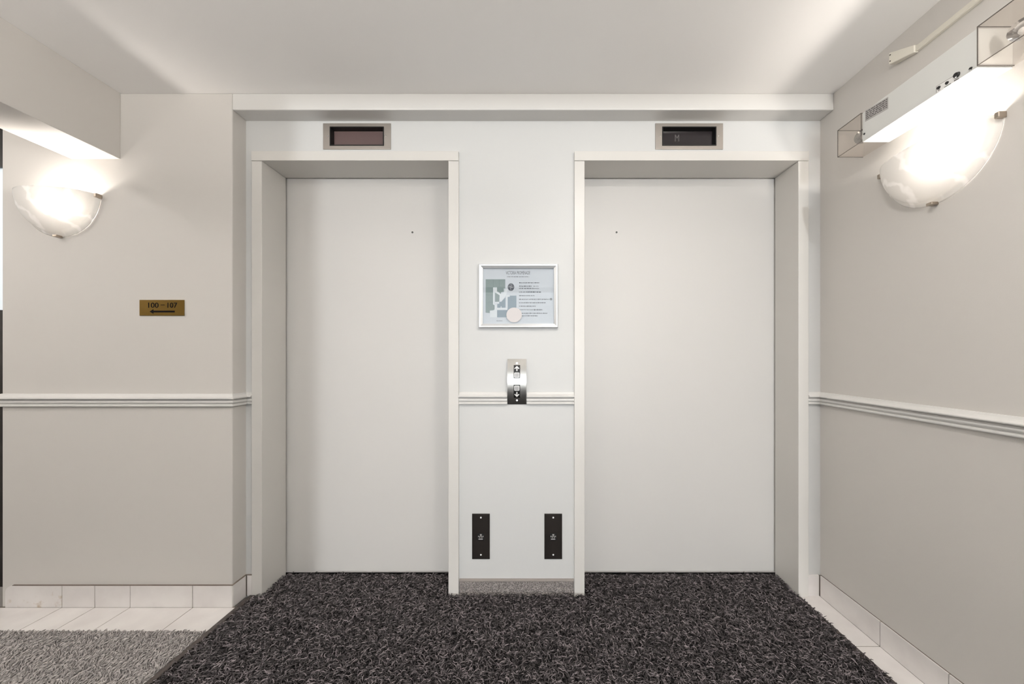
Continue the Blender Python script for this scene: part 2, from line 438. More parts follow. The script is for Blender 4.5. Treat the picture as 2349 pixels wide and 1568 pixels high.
YT = 1.575                    # front of the left tile border
bm = bmesh.new()
fj = [-3.4, -3.1, -2.8, -2.52, -2.216, -2.062, -1.896, -1.601, MX0-0.002]
for a, b in zip(fj, fj[1:]): box(bm, a+G/2, b-G/2, YT, YL-0.0105, -0.010, 0.002)
box(bm, fj[0], MX0-0.002, YT+0.001, YL-0.001, -0.0115, 0.0005, 1)
obj('floor_tiles_left', bm, [M['tile'], M['grout']], label='row of white floor tiles between the grey carpet and the number sign wall', cat='floor tiles', **S)
bm = bmesh.new()
for a, b in zip(RJ, RJ[1:]): box(bm, MX1+0.002, XR-0.0105, a+G/2, (b if b < 1.6 else YF+0.012)-G/2, -0.010, 0.002)
box(bm, MX1+0.003, XR-0.001, RJ[0], YN-0.002, -0.0115, 0.0005, 1)
obj('floor_tiles_right', bm, [M['tile'], M['grout']], label='row of white floor tiles between the dark mat and the right wall', cat='floor tiles', **S)

# ------------------------------------------------------------------ pile (many curled yarns as one mesh)
def yarn_mesh(name, base, ang, length, height, rad, tint, rings=5, sides=3, curl=0.6, zbase=0.0):
    n = len(base)
    t = np.linspace(0, 1, rings)
    up = np.sin(np.minimum(t*1.25, 1)*PI/2*1.15)                      # rise then tip over
    out = np.clip(t-0.15, 0, None)**1.3 / (0.85**1.3)
    a = ang[:, None] + curl[:, None]*t[None, :]*1.6 if isinstance(curl, np.ndarray) else ang[:, None] + curl*t[None, :]
    stepx = np.diff(out, prepend=0)[None, :]*length[:, None]
    px = base[:, 0:1] + np.cumsum(stepx*np.cos(a), 1)
    py = base[:, 1:2] + np.cumsum(stepx*np.sin(a), 1)
    pz = zbase + up[None, :]*height[:, None]
    C = np.stack([px, py, pz], 2)                                      # n,rings,3
    T = np.gradient(C, axis=1); T /= np.linalg.norm(T, axis=2, keepdims=True)+1e-9
    side = np.stack([-np.sin(a), np.cos(a), np.zeros_like(a)], 2)
    side -= T*np.sum(side*T, 2, keepdims=True); side /= np.linalg.norm(side, axis=2, keepdims=True)+1e-9
    nor = np.cross(T, side)
    prof = np.array([1.0, 1.0, 1.0, 0.9, 0.45][:rings]) if rings == 5 else np.ones(rings)
    V = []
    for k in range(sides):
        th = 2*PI*k/sides + PI/2
        V.append(C + (rad[:, None, None]*prof[None, :, None])*(side*math.cos(th) + nor*math.sin(th)))
    V = np.stack(V, 2)                                                 # n,rings,sides,3
    nv = rings*sides
    idx = np.arange(n)[:, None, None]*nv
    q = []
    for r in range(rings-1):
        for k in range(sides):
            k2 = (k+1) % sides
            q.append([r*sides+k, r*sides+k2, (r+1)*sides+k2, (r+1)*sides+k])
    q = np.array(q)
    F = (idx + q[None]).reshape(-1, 4)
    me = bpy.data.meshes.new(name)
    me.vertices.add(n*nv); me.vertices.foreach_set('co', V.reshape(-1).astype(np.float32))
    me.loops.add(F.size); me.loops.foreach_set('vertex_index', F.reshape(-1).astype(np.int32))
    me.polygons.add(len(F)); me.polygons.foreach_set('loop_start', (np.arange(len(F))*4).astype(np.int32))
    me.polygons.foreach_set('use_smooth', np.ones(len(F), dtype=bool))
    me.update(calc_edges=True)
    at = me.attributes.new('tint', 'FLOAT_COLOR', 'POINT')
    cc = np.ones((n, nv, 4), np.float32); cc[:, :, :3] = tint[:, None, :]
    at.data.foreach_set('color', cc.reshape(-1))
    return me

# grey loop carpet
bm = bmesh.new()
box(bm, -4.1, MX0-0.002, -2.9, YT-0.0005, -0.0115, 0.0)
gc = thing('floor_carpet', (-2.6, 0.3, -0.0115), 'grey ribbed loop carpet beside the dark lift mat', 'carpet', kind='structure')
obj('backing', bm, M['carpet_base'], gc)
xs = np.arange(-2.75, MX0-0.006, 0.0092); ys = np.arange(0.75, YT-0.003, 0.0060)
gx, gy = np.meshgrid(xs, ys); b = np.stack([gx.ravel(), gy.ravel()], 1)
b += rng.normal(0, 0.0011, b.shape)
b = b[(b[:, 0] < MX0-0.005) & (b[:, 1] < YT-0.002)]
n = len(b)
alt = np.where((np.floor(b[:, 1]/0.045+0.6*np.sin(b[:, 0]*23)).astype(int) % 2) == 0, 1.0, -1.0)
ang = PI/2 + alt*0.42 + rng.normal(0, 0.38, n)
v = np.clip(rng.normal(0.35, 0.08, n), 0.15, 0.55)
tint = np.stack([v*1.02, v*0.955, v*0.935], 1)
me = yarn_mesh('carpet_pile', b, ang, rng.uniform(0.008, 0.015, n), rng.uniform(0.002, 0.0085, n), rng.uniform(0.0022, 0.0032, n), tint, curl=rng.normal(0, 0.5, n))
set_props(obj('pile', me, M['carpet'], gc), kind='stuff')

# dark mat in front of the lifts
mat_ = thing('floor_mat', (0, 1.0, -0.0115), 'large charcoal shaggy mat with brown rubber edging in front of both lifts', 'mat')
bm = bmesh.new()
box(bm, MX0+0.031, MX1-0.031, -1.2, YF-0.004, -0.0115, 0.004)
box(bm, D1[0]+0.003, D1[1]-0.003, YF-0.004, 1.974, -0.0115, 0.004)
box(bm, D2[0]+0.003, D2[1]-0.003, YF-0.004, 1.974, -0.0115, 0.004)
box(bm, D1[1]+CW+0.003, D2[0]-CW-0.003, YF-0.004, YN-0.0155, -0.0115, 0.004)
obj('backing', bm, M['mat_base'], mat_)
EP = [(0.0, -0.0115), (0.0, 0.004), (0.003, 0.007), (0.024, 0.0105), (0.030, 0.010), (0.030, -0.0115)]
for sx, x0 in ((1, MX0), (-1, MX1)):
    bm = bmesh.new()
    a = [bm.verts.new((x0+sx*d, -1.2, z)) for d, z in EP]; c = [bm.verts.new((x0+sx*d, YF-0.006 if sx < 0 else YN-0.0105, z)) for d, z in EP]
    bm.faces.new(a); bm.faces.new(c[::-1])
    for i in range(len(EP)): bm.faces.new((a[i], a[(i+1) % 6], c[(i+1) % 6], c[i]))
    obj('edging', bm, M['rubber'], mat_, label='brown black rubber edging strip')
def on_mat(x, y):
    main = (x > MX0+0.036) & (x < MX1-0.036) & (y < YF-0.006)
    r1 = (x > D1[0]+0.008) & (x < D1[1]-0.008) & (y < 1.965)
    r2 = (x > D2[0]+0.008) & (x < D2[1]-0.008) & (y < 1.965)
    r3 = (x > D1[1]+CW+0.008) & (x < D2[0]-CW-0.008) & (y < YN-0.022)
    return main | r1 | r2 | r3
def scatter(n, y0, y1):
    p = np.stack([rng.uniform(MX0, MX1, n), rng.uniform(y0, y1, n)], 1)
    return p[on_mat(p[:, 0], p[:, 1])]
b = np.concatenate([scatter(62000, 1.22, 1.97), scatter(24000, 0.55, 1.22)])
n = len(b)
u = rng.random(n)
v = np.where(u < 0.42, rng.uniform(0.008, 0.03, n), np.where(u < 0.80, rng.uniform(0.03, 0.085, n), rng.uniform(0.12, 0.28, n)))
tint = np.stack([v*1.03, v*0.90, v*0.955], 1)
h = rng.uniform(0.006, 0.014, n) + 0.004*(u > 0.42)
me = yarn_mesh('mat_pile', b, rng.uniform(0, 2*PI, n), rng.uniform(0.012, 0.025, n), h, rng.uniform(0.0014, 0.0023, n), tint, curl=rng.normal(0, 1.6, n), zbase=0.002)
set_props(obj('pile', me, M['pile'], mat_), kind='stuff')

# strip of grey carpet used as baseboard between the lifts
cb = thing('baseboard_center', ((D1[1]+D2[0])/2, YN, 0), 'grey carpet strip baseboard between the two lift doors', 'baseboard', kind='structure')
bx0, bx1 = D1[1]+CW+0.002, D2[0]-CW-0.002
obj('backing', boxbm(bx0, bx1, YN-0.006, YN-0.0005, 0.0, 0.074), M['carpet_base'], cb)
bm = bmesh.new(); prism = [(0.0005, 0.072), (0.010, 0.072), (0.0105, 0.078), (0.008, 0.0825), (0.0005, 0.083)]
sweep(bm, prism, [(bx0, YN), (bx1, YN)]); obj('binding', bm, M['binding'], cb)
gx, gz = np.meshgrid(np.arange(bx0+0.004, bx1-0.004, 0.0062), np.arange(0.002, 0.072, 0.005))
b = np.stack([gx.ravel(), gz.ravel()], 1) + rng.normal(0, 0.001, (gx.size, 2)); n = len(b)
alt = np.where((np.floor((b[:, 0]+0.5*np.sin(b[:, 1]*90)*0.02)/0.031).astype(int) % 2) == 0, 1.0, -1.0)*rng.choice([1, 1, 1, -1], len(b))
v = np.clip(rng.normal(0.36, 0.07, n), 0.16, 0.55); tint = np.stack([v*1.03, v*0.95, v*0.92], 1)
me = yarn_mesh('strip_pile', b, PI/2 + alt*0.7 + rng.normal(0, 0.3, n), rng.uniform(0.008, 0.013, n), rng.uniform(0.002, 0.005, n), rng.uniform(0.0016, 0.0022, n), tint, curl=rng.normal(0, 0.4, n))
me.transform(Matrix(((1, 0, 0, 0), (0, 0, -1, YN-0.0045), (0, 1, 0, 0), (0, 0, 0, 1))))
set_props(obj('pile', me, M['carpet'], cb), kind='stuff')

# ================================================================== THINGS
# ------------------------------------------------------------------ wall lamps (local: x along the wall, -y out of the wall, z from rim down)
def make_sconce():
    a, d, h = 0.190, 0.100, 0.200
    r = thing('wall_lamp', (-2.231, YL, 1.741), 'half bowl alabaster glass wall lamp above the brass number sign', 'wall lamp', 'half bowl wall lamps')
    # metal back pan
    bm = bmesh.new()
    prism_xz(bm, rrect(-0.055, 0.055, 0.055, 0.165, 0.02), -0.006, -0.0005)
    obj('wall_plate', bm, M['trim'], r, world=False, bevel=0.002)
    # glass: quarter ellipsoid with a flat flared lip near the wall, solid 4 mm
    bm = bmesh.new(); NU, NV = 56, 26
    def pt(th, f, off):
        # th 0..pi along the outline, f 0..1 from wall edge to the front
        e = f*PI/2
        if f < 0.14:
            q_ = f/0.14; rr = 1-0.085*q_; y = -0.002-0.012*q_**1.5
        else:
            e = (f-0.14)/0.86*PI/2; rr = 0.915*math.cos(e) if f < 1 else 0.0
            y = -0.014-(d-0.014)*math.sin(e)
        y = min(-0.0006, y+off*(0.3+0.7*f))
        x = (a-off*(1-f))*rr*math.cos(th); z = h-(h-off*(1-f))*rr*math.sin(th)
        return (x, y, z)
    grids = []
    for off in (0.0, 0.004):
        g = []
        for j in range(NV+1):
            f = j/NV
            row = [bm.verts.new(pt(PI*i/NU, f, off)) for i in range(NU+1)]
            g.append(row)
        for j in range(NV):
            for i in range(NU):
                try: bm.faces.new((g[j][i], g[j][i+1], g[j+1][i+1], g[j+1][i]))
                except ValueError: pass
        grids.append(g)
    A, B = grids
    for i in range(NU): bm.faces.new((A[0][i], A[0][i+1], B[0][i+1], B[0][i]))
    for k in (0, NU):
        for j in range(NV): bm.faces.new((A[j][k], A[j+1][k], B[j+1][k], B[j][k]))
    bmesh.ops.remove_doubles(bm, verts=bm.verts[:], dist=1e-5)
    obj('glass_shade', bm, M['glass_shade'], r, world=False, smooth=True)
    # three clips: both rim ends and the bottom
    def clip(x, z, wx, wz):
        bm = bmesh.new(); box(bm, x-wx/2, x+wx/2, -0.026, -0.0005, z-wz/2, z+wz/2)
        return bm
    for x, z in ((-a+0.001, h-0.010), (a-0.001, h-0.010)):
        obj('clip', clip(x, z, 0.012, 0.018), M['clip'], r, world=False, bevel=0.002)
    obj('clip', clip(0, 0.001, 0.020, 0.010), M['clip'], r, world=False, bevel=0.002)
    # lamp holder and bulb
    bm = bmesh.new(); bmesh.ops.create_cone(bm, cap_ends=True, segments=20, radius1=0.013, radius2=0.013, depth=0.035,
        matrix=Matrix.Translation((0.008, -0.034, 0.142)) @ Matrix.Rotation(PI/2, 4, 'Y'))
    obj('lamp_holder', bm, M['trim'], r, world=False)
    bm = bmesh.new(); bmesh.ops.create_icosphere(bm, subdivisions=2, radius=0.025, matrix=Matrix.Translation((0.045, -0.034, 0.142)) @ Matrix.Diagonal((1.0, 0.95, 1.0, 1)))
    obj('bulb', bm, M['bulb'], r, world=False, smooth=True)
    return r
s1 = make_sconce()
s2 = copy_tree(s1)
s2.location = (XR, 1.292, 1.715); s2.rotation_euler = (0, 0, -PI/2)
s2['label'] = 'half bowl alabaster glass wall lamp under the emergency light'

# ------------------------------------------------------------------ floor indicators over the lifts
def make_indicator(cx, cz, label):
    r = thing('floor_indicator', (cx, YN, cz-IH/2), label, 'lift indicator', 'lift floor indicators')
    hx, hz = WW/2, WH/2
    bm = wall_with_holes(cx-IW/2, cx+IW/2, YN-0.0045, YN-0.0003, cz-IH/2, cz+IH/2, [(cx-hx, cx+hx, cz-hz, cz+hz)])
    obj('face_plate', bm, M['nickel'], r, bevel=0.001)
    # black funnel bezel sunk in the wall, with a small outer lip
    bm = bmesh.new(); loops = []
    for ex, ez, y in ((hx, hz, YN-0.0065), (hx-0.004, hz-0.004, YN-0.0065), (hx-0.0085, hz-0.0085, YN+0.021), (hx-0.0085, hz-0.0085, YN+0.027), (hx, hz, YN+0.027)):
        loops.append([bm.verts.new((cx+sx*ex, y, cz+sz*ez)) for sx, sz in ((-1, -1), (1, -1), (1, 1), (-1, 1))])
    loops.append(loops[0])
    for p, q in zip(loops, loops[1:]):
        for i in range(4): bm.faces.new((p[i], p[(i+1) % 4], q[(i+1) % 4], q[i]))
    obj('bezel', bm, M['black'], r)
    obj('screen', boxbm(cx-hx+0.0095, cx+hx-0.0095, YN+0.018, YN+0.021, cz-hz+0.0095, cz+hz-0.0095), M['screen'], r)
    for sx in (-1, 1):
        bm = bmesh.new(); disc(bm, cx+sx*0.1435, cz, 0.0045, YN-0.0065, YN-0.0046, 16)
        obj('screw', bm, M['screw'], r, bevel=0.0008)
    return r
i1 = make_indicator(*IND[0], 'lift floor indicator with blank brown screen above the narrower lift door')
i2 = make_indicator(*IND[1], 'lift floor indicator with a faint letter M above the wider lift door')
for ch in i2.children:
    if ch.name.startswith('screen'):
        ch.data.materials[0] = M['screen_dark']
        obj('lettering', text_bm('M', IND[1][0]-0.052, YN+0.0177, IND[1][1]+0.004, 0.034, 0.021, 0.0005), M['dim_digit'], ch)

# ------------------------------------------------------------------ framed evacuation plan
FY = YN-0.020
def P(cx, cy): return ((cx/8.71+1080-1225)/468, CAM_Z+(817-(cy/8.71+590))/468)
def PP(pts): return [P(*p) for p in pts]
fx0, fz1 = P(155, 130); fx1, fz0 = P(1745, 1405)
ix0, iz1 = P(238, 212); ix1, iz0 = P(1662, 1322)
fr = thing('framed_plan', ((fx0+fx1)/2, YN, fz0), 'silver framed evacuation plan on the wall above the call buttons', 'framed plan')
bm = bmesh.new(); loops = []
for (x0, x1, z0, z1, y) in ((fx0, fx1, fz0, fz1, YN-0.0008), (fx0, fx1, fz0, fz1, FY+0.003), (fx0+0.003, fx1-0.003, fz0+0.003, fz1-0.003, FY),
                            (fx0+0.009, fx1-0.009, fz0+0.009, fz1-0.009, FY+0.001), (ix0, ix1, iz0, iz1, FY+0.006), (ix0, ix1, iz0, iz1, YN-0.0008)):
    loops.append([bm.verts.new((x, y, z)) for x, z in ((x0, z0), (x1, z0), (x1, z1), (x0, z1))])
loops.append(loops[0])
for p, q in zip(loops, loops[1:]):
    for i in range(4): bm.faces.new((p[i], p[(i+1) % 4], q[(i+1) % 4], q[i]))
obj('frame', bm, M['silver'], fr)
PY = YN-0.0045
sheet = obj('plan_sheet', boxbm(ix0+0.0002, ix1-0.0002, PY, YN-0.001, iz0+0.0002, iz1-0.0002), M['paper'], fr)
obj('pane', boxbm(ix0+0.0003, ix1-0.0003, FY+0.0075, FY+0.0092, iz0+0.0003, iz1-0.0003), M['pane'], fr)
def pr(polys, d0=0.0004, d1=0.0001):
    bm = bmesh.new()
    for p in polys: prism_xz(bm, PP(p), PY-d0, PY-d1)
    return bm
green = [(290, 428), (685, 428), (685, 612), (655, 612), (655, 680), (605, 685), (592, 725), (560, 690), (520, 670), (520, 590), (440, 590), (438, 930), (470, 950), (470, 1030), (445, 1050), (375, 1055), (372, 1108), (290, 1098)]
for p_ in ([green, [(478, 690), (545, 715), (570, 745), (566, 850), (560, 878), (478, 880)]]): obj('plan_drawing', pr([p_]), M['plan_green'], sheet, label='green grey area of the printed plan')
for p_ in ([[(293, 598), (436, 598), (436, 604), (293, 604)], [(293, 742), (436, 742), (436, 748), (293, 748)], [(293, 882), (436, 882), (436, 888), (293, 888)],
    [(440, 432), (446, 432), (446, 586), (440, 586)], [(562, 432), (568, 432), (568, 586), (562, 586)], [(524, 580), (650, 580), (650, 586), (524, 586)]]): obj('grid_line', pr([p_], 0.0006, 0.0004), M['plan_green_line'], sheet)
for p_ in ([[(522, 1048), (728, 1048), (735, 1000), (735, 785), (775, 780), (780, 757), (908, 757), (908, 1192), (522, 1192)],
    [(525, 925), (565, 920), (565, 880), (600, 885), (688, 790), (688, 998), (525, 998)]]): obj('plan_drawing', pr([p_]), M['plan_blue'], sheet, label='blue grey area of the printed plan')
for p_ in ([[(440, 595), (515, 595), (515, 680), (600, 730), (660, 690), (690, 620), (740, 620), (700, 760), (600, 875), (570, 850), (575, 750), (500, 705), (470, 690), (465, 945), (440, 935)],
    [(705, 745), (770, 745), (770, 775), (728, 780), (728, 1040), (520, 1040), (520, 1190), (380, 1190), (380, 1060), (470, 1050), (475, 950), (510, 930), (520, 1005), (705, 1005)],
    [(480, 885), (558, 885), (558, 912), (480, 912)], [(590, 985), (600, 965), (612, 985), (606, 1000), (595, 1000)]]): obj('plan_drawing', pr([p_], 0.0009, 0.0005), M['plan_white'], sheet, label='pale walls on the printed plan')
# title, and the text lines too small to read as rows of dashes
tx, tz = P(940, 298)
obj('lettering', text_bm('VICTORIA PROMENADE', tx, PY-0.0001, tz, 68/8.71/468, 488/8.71/468, 0.0004), M['ink_grey'], sheet)
def dashes(bm, x0, x1, y, h, seed, bold=True):
    rr = random.Random(seed); x = x0
    while x < x1-4:
        w = rr.choice([14, 20, 28, 36, 46]); w = min(w, x1-x)
        k = x
        while k < x+w-2:                       # letter-like ticks inside each word
            ww = rr.uniform(4.5, 8.0); hh = h*rr.choice([0.62, 0.7, 1.0, 1.0]); c = min(ww, x+w-k)
            prism_xz(bm, PP([(k, y-hh/2), (k+c, y-hh/2), (k+c, y+h/2*0.9), (k, y+h/2*0.9)]), PY-0.0004, PY-0.0001)
            k += c+(1.6 if bold else 2.6)
        x += w+rr.uniform(7, 11)
    return bm
bm = bmesh.new()
for i, (x0, x1, y, h) in enumerate([(962, 1372, 498, 20), (962, 1218, 567, 26), (962, 1366, 613, 20), (962, 1105, 684, 18), (1112, 1415, 684, 28), (962, 1278, 757, 20), (962, 1572, 830, 20),
        (962, 1495, 900, 20), (962, 1305, 968, 20), (962, 1245, 1040, 18), (1255, 1435, 1040, 28), (962, 1535, 1110, 20), (962, 1335, 1163, 20)]):
    dashes(bm, x0, x1, y, h, i)
obj('lettering', bm, M['ink_grey'], sheet)
for ar in ((722, 1165, 378, 17, 91, False), (1250, 1350, 567, 17, 92, False), (512, 630, 1262, 14, 93, False)):
    obj('lettering', dashes(bmesh.new(), *ar), M['ink_grey'], sheet)
bm = bmesh.new(); cx, cz = P(1604, 827); disc(bm, cx, cz, 21/8.71/468, PY-0.0005, PY-0.0001); obj('marker', bm, M['ink'], sheet)
bm = bmesh.new(); prism_xz(bm, PP([(1598, 815), (1610, 815), (1610, 840), (1598, 840)]), PY-0.0007, PY-0.0005); obj('marker', bm, M['plan_white'], sheet)
cx, cz = P(800, 585); k = 1/8.71/468
bm = bmesh.new(); disc(bm, cx, cz, 66*k, PY-0.0004, PY-0.0001, 32, 76*k); obj('compass_rose', bm, M['ink_grey'], sheet)
bm = bmesh.new(); prism_xz(bm, [(cx+r_*k*math.cos(PI/4*i+PI/2), cz+1.15*r_*k*math.sin(PI/4*i+PI/2)) for i, r_ in enumerate([72, 14]*4)], PY-0.0006, PY-0.0004); obj('compass_rose', bm, M['plan_white'], sheet)
bm = bmesh.new()
for i in range(4):
    a0 = PI/2*i; prism_xz(bm, [(cx, cz), (cx+14*k*math.cos(a0+PI/4), cz+16*k*math.sin(a0+PI/4)), (cx+70*k*math.cos(a0), cz+80*k*math.sin(a0))], PY-0.0008, PY-0.0006)
obj('compass_rose', bm, M['ink'], sheet)
cx, cz = P(865, 1148)
st = bmesh.new(); disc(st, cx, cz, 155*k, FY+0.0064, FY+0.0073, 40, 148*k); obj('round_sticker', st, M['sticker'], fr, label='round frosted sticker on the glass')

# ------------------------------------------------------------------ call button plate (bowed)
CX0, CX1, CZ0, CZ1 = -0.1305, -0.0375, 0.9435, 1.1675
CC, CH = (CZ0+CZ1)/2, (CZ1-CZ0)/2
def bow(z): return YN-0.0035-0.0215*(1-((z-CC)/CH)**2)
def curved(pts_or_rect, off0, off1, nz=1):
    x0, x1, z0, z1 = pts_or_rect; bm = bmesh.new(); A = []
    for i in range(nz+1):
        z = z0+(z1-z0)*i/nz
        A.append([bm.verts.new((x0, bow(z)-off0, z)), bm.verts.new((x1, bow(z)-off0, z)), bm.verts.new((x1, bow(z)-off1, z)), bm.verts.new((x0, bow(z)-off1, z))])
    for p, q in zip(A, A[1:]):
        for i in range(4): bm.faces.new((p[i], p[(i+1) % 4], q[(i+1) % 4], q[i]))
    bm.faces.new(A[0]); bm.faces.new(A[-1][::-1]); return bm
def bowed_poly(pts, off0, off1):
    bm = bmesh.new(); n = len(pts)
    a = [bm.verts.new((x, bow(z)-off0, z)) for x, z in pts]; b_ = [bm.verts.new((x, bow(z)-off1, z)) for x, z in pts]
    bm.faces.new(a); bm.faces.new(b_[::-1])
    for i in range(n): bm.faces.new((a[i], b_[i], b_[(i+1) % n], a[(i+1) % n]))
    return bm
cp = thing('call_button_plate', (-0.084, YN, CZ0), 'bowed brushed steel lift call plate with up and down buttons', 'call panel')
bm = bmesh.new(); A = []
for i in range(33):
    z = CZ0+(CZ1-CZ0)*i/32
    A.append([bm.verts.new((CX0, YN-0.0004, z)), bm.verts.new((CX0, bow(z), z)), bm.verts.new((CX1, bow(z), z)), bm.verts.new((CX1, YN-0.0004, z))])
for p, q in zip(A, A[1:]):
    for i in range(4): bm.faces.new((p[i], p[(i+1) % 4], q[(i+1) % 4], q[i]))
bm.faces.new(A[0]); bm.faces.new(A[-1][::-1])
pl = obj('plate', bm, M['steel'], cp, smooth=False)
for p in pl.data.polygons: p.use_smooth = abs(p.normal.x) < 0.5
pl.data.set_sharp_from_angle(angle=math.radians(40))
AX = -0.0838
for z0, z1, bz0, bz1, az, sgn in ((1.0735, 1.1375, 1.0765, 1.1015, 1.121, 1), (0.977, 1.0415, 1.0125, 1.0375, 0.994, -1)):
    ins = obj('arrow_panel', curved((AX-0.0158, AX+0.0158, z0, z1), 0.0012, -0.0008, 8), M['black'], cp)
    t = 0.0028; H = 0.0125
    pts = [(-t, -H), (t, -H), (t, H*0.25), (0.0098, -0.0035), (0.0122, 0.001), (0, H), (-0.0122, 0.001), (-0.0098, -0.0035), (-t, H*0.25)]
    obj('arrow', bowed_poly([(AX+x, az+sgn*z) for x, z in (pts if sgn > 0 else pts[::-1])], 0.0018, 0.0011), M['white_mark'], ins)
    bt = obj('button', bowed_poly(rrect(AX-0.0128, AX+0.0128, bz0, bz1, 0.004), 0.0035, 0.0005), M['button_rim'], cp, bevel=0.0006)
    obj('button_cap', bowed_poly(rrect(AX-0.0092, AX+0.0092, bz0+0.0035, bz1-0.0035, 0.002), 0.0046, 0.0034), M['button'], bt, bevel=0.0005)
for z in (1.1465, 0.9645):
    bm = bmesh.new(); disc(bm, AX, z, 0.0042, bow(z)-0.0016, bow(z)+0.003, 18); sc = obj('screw', bm, M['screw'], cp)
    bm = bmesh.new(); disc(bm, AX, z, 0.0022, bow(z)-0.0022, bow(z)-0.0014, 6); obj('screw_socket', bm, M['black'], sc)

# ------------------------------------------------------------------ key switch plates
def make_keyplate(cx, label):
    z0, z1, w = 0.180, 0.404, 0.0875
    r = thing('key_switch_plate', (cx, YN, z0), label, 'switch plate', 'key switch plates between the lifts')
    y = YN-0.004
    obj('plate', boxbm(cx-w/2, cx+w/2, y, YN-0.0004, z0, z1), M['bronze'], r, bevel=0.0012)
    for z in (0.3855, 0.202):
        bm = bmesh.new(); disc(bm, cx, z, 0.0042, y-0.0016, y-0.0001, 18); obj('screw', bm, M['bright_screw'], r, bevel=0.0006)
    zc = 0.2905
    k = obj('switch', boxbm(cx-0.0165, cx+0.0165, y-0.0016, y-0.0001, zc-0.0165, zc+0.0165), M['black'], r)
    yy = y-0.0024; bm = bmesh.new()
    def bar(x0, x1, a, b): prism_xz(bm, [(cx+x0, zc+a), (cx+x1, zc+a), (cx+x1, zc+b), (cx+x0, zc+b)], yy, y-0.0016)
    bar(-0.0045, 0.0045, 0.0095, 0.0135)                       # top word
    bar(-0.0115, 0.0095, -0.0125, -0.0090)                     # bottom word
    bar(-0.0130, -0.0095, -0.0005, 0.0055); bar(0.0095, 0.0125, -0.0005, 0.0055)
    ring = []
    for i in range(13): a = PI*i/12; ring.append((cx+0.0062*math.cos(a), zc+0.0010+0.0062*math.sin(a)))
    ring2 = [(cx+0.0036*math.cos(PI*i/12), zc+0.0010+0.0036*math.sin(PI*i/12)) for i in range(12, -1, -1)]
    ring = [(cx+0.0062, zc-0.0055)]+ring+[(cx-0.0062, zc-0.0055), (cx-0.0036, zc-0.0055)]+ring2+[(cx+0.0036, zc-0.0055)]
    prism_xz(bm, ring, yy, y-0.0016)
    obj('symbol', bm, M['label'], k)
    return r
make_keyplate(-0.262, 'dark bronze key switch plate nearer the narrower lift door')
make_keyplate(0.095, 'dark bronze key switch plate nearer the wider lift door')

# ------------------------------------------------------------------ number sign
sg = thing('number_sign', (-1.753, YL, 1.371), 'small brass sign reading 100 - 107 with an arrow', 'sign')
sx0, sx1, sz0, sz1 = -1.858, -1.648, 1.3715, 1.446
obj('plate', boxbm(sx0, sx1, YL-0.004, YL-0.0004, sz0, sz1), M['brass'], sg, bevel=0.001)
ys_ = YL-0.0041
for s_, px, w in (('100', 1335, 90), ('107', 1500, 85)):
    X = (px/3.789-1225)/487
    obj('lettering', text_bm(s_, X, ys_, CAM_Z+(817-(378/3.789+600))/487, 45/3.789/487, w/3.789/487, 0.0004, bold=0.01), M['ink'], sg)
X0, X1 = (1400/3.789-1225)/487, (1432/3.789-1225)/487; Z = CAM_Z+(817-(376/3.789+600))/487
obj('lettering', boxbm(X0, X1, ys_-0.0008, ys_, Z-0.0013, Z+0.0013), M['ink'], sg)
def q(px, py): return ((px/3.789-1225)/487, CAM_Z+(817-(py/3.789+600))/487)
bm = bmesh.new(); prism_xz(bm, [q(1303, 433), q(1335, 414), q(1335, 425), q(1521, 425), q(1521, 441), q(1335, 441), q(1335, 452)], ys_-0.0008, ys_)
obj('arrow', bm, M['ink'], sg)

# ------------------------------------------------------------------ emergency light on the right wall
EX = 1.308; EY0, EY1 = 1.083, 1.463; EZ0, EZ1 = 2.032, 2.148; EB = 0.115
em = thing('emergency_light', (XR, (EY0+EY1)/2, EZ0), 'long white emergency light with clear lamp boxes at both ends', 'emergency light')
obj('housing', boxbm(EX, XR-0.0005, EY0+0.0005, EY1-0.0005, EZ0, EZ1), M['unit'], em, bevel=0.002)
def lens(y0, y1):
    bm = bmesh.new(); t = 0.0025
    z0, z1 = EZ0+0.004, EZ1+0.002
    lens_x0, lens_x1 = EX-0.002, XR-0.0008
    box(bm, lens_x0, lens_x0+t, y0, y1, z0, z1)
    box(bm, lens_x0+t, lens_x1, y0, y1, z0, z0+t); box(bm, lens_x0+t, lens_x1, y0, y1, z1-t, z1)
    yo = y1 if y1 > EY1+0.05 else y0
    ys = (yo-t, yo) if yo == y1 else (yo, yo+t)
    box(bm, lens_x0+t, lens_x1, *ys, z0+t, z1-t)
    o = obj('lens_box', bm, M['lens'], em)
    # moulded edges of the clear box read darker
    bm = bmesh.new(); e = 0.0010
    for yy in (y0, y1):
        for zz in (z0, z1): box(bm, lens_x0-e, lens_x1, yy-e, yy+e, zz-e, zz+e)
        box(bm, lens_x0-e, lens_x0+e, yy-e, yy+e, z0, z1)
    for zz in (z0, z1): box(bm, lens_x0-e, lens_x0+e, y0, y1, zz-e, zz+e)
    obj('lens_rim', bm, M['lens_edge'], o)
    # lamp head inside
    c = Vector((XR-0.045, (y0+y1)/2, (z0+z1)/2-0.004))
    bm = bmesh.new(); bmesh.ops.create_cone(bm, cap_ends=False, segments=24, radius1=0.008, radius2=0.030, depth=0.03,
        matrix=Matrix.Translation(c) @ Matrix.Rotation(-PI/2, 4, 'Y') @ Matrix.Rotation(0.5, 4, 'X'))
    lh = obj('lamp_head', bm, M['lamp_chrome'], em, smooth=True)
    bm = bmesh.new(); bmesh.ops.create_uvsphere(bm, u_segments=12, v_segments=8, radius=0.009, matrix=Matrix.Translation(c+Vector((-0.006, 0, 0))))
    obj('lamp_bulb', bm, M['white_mark'], lh, smooth=True)
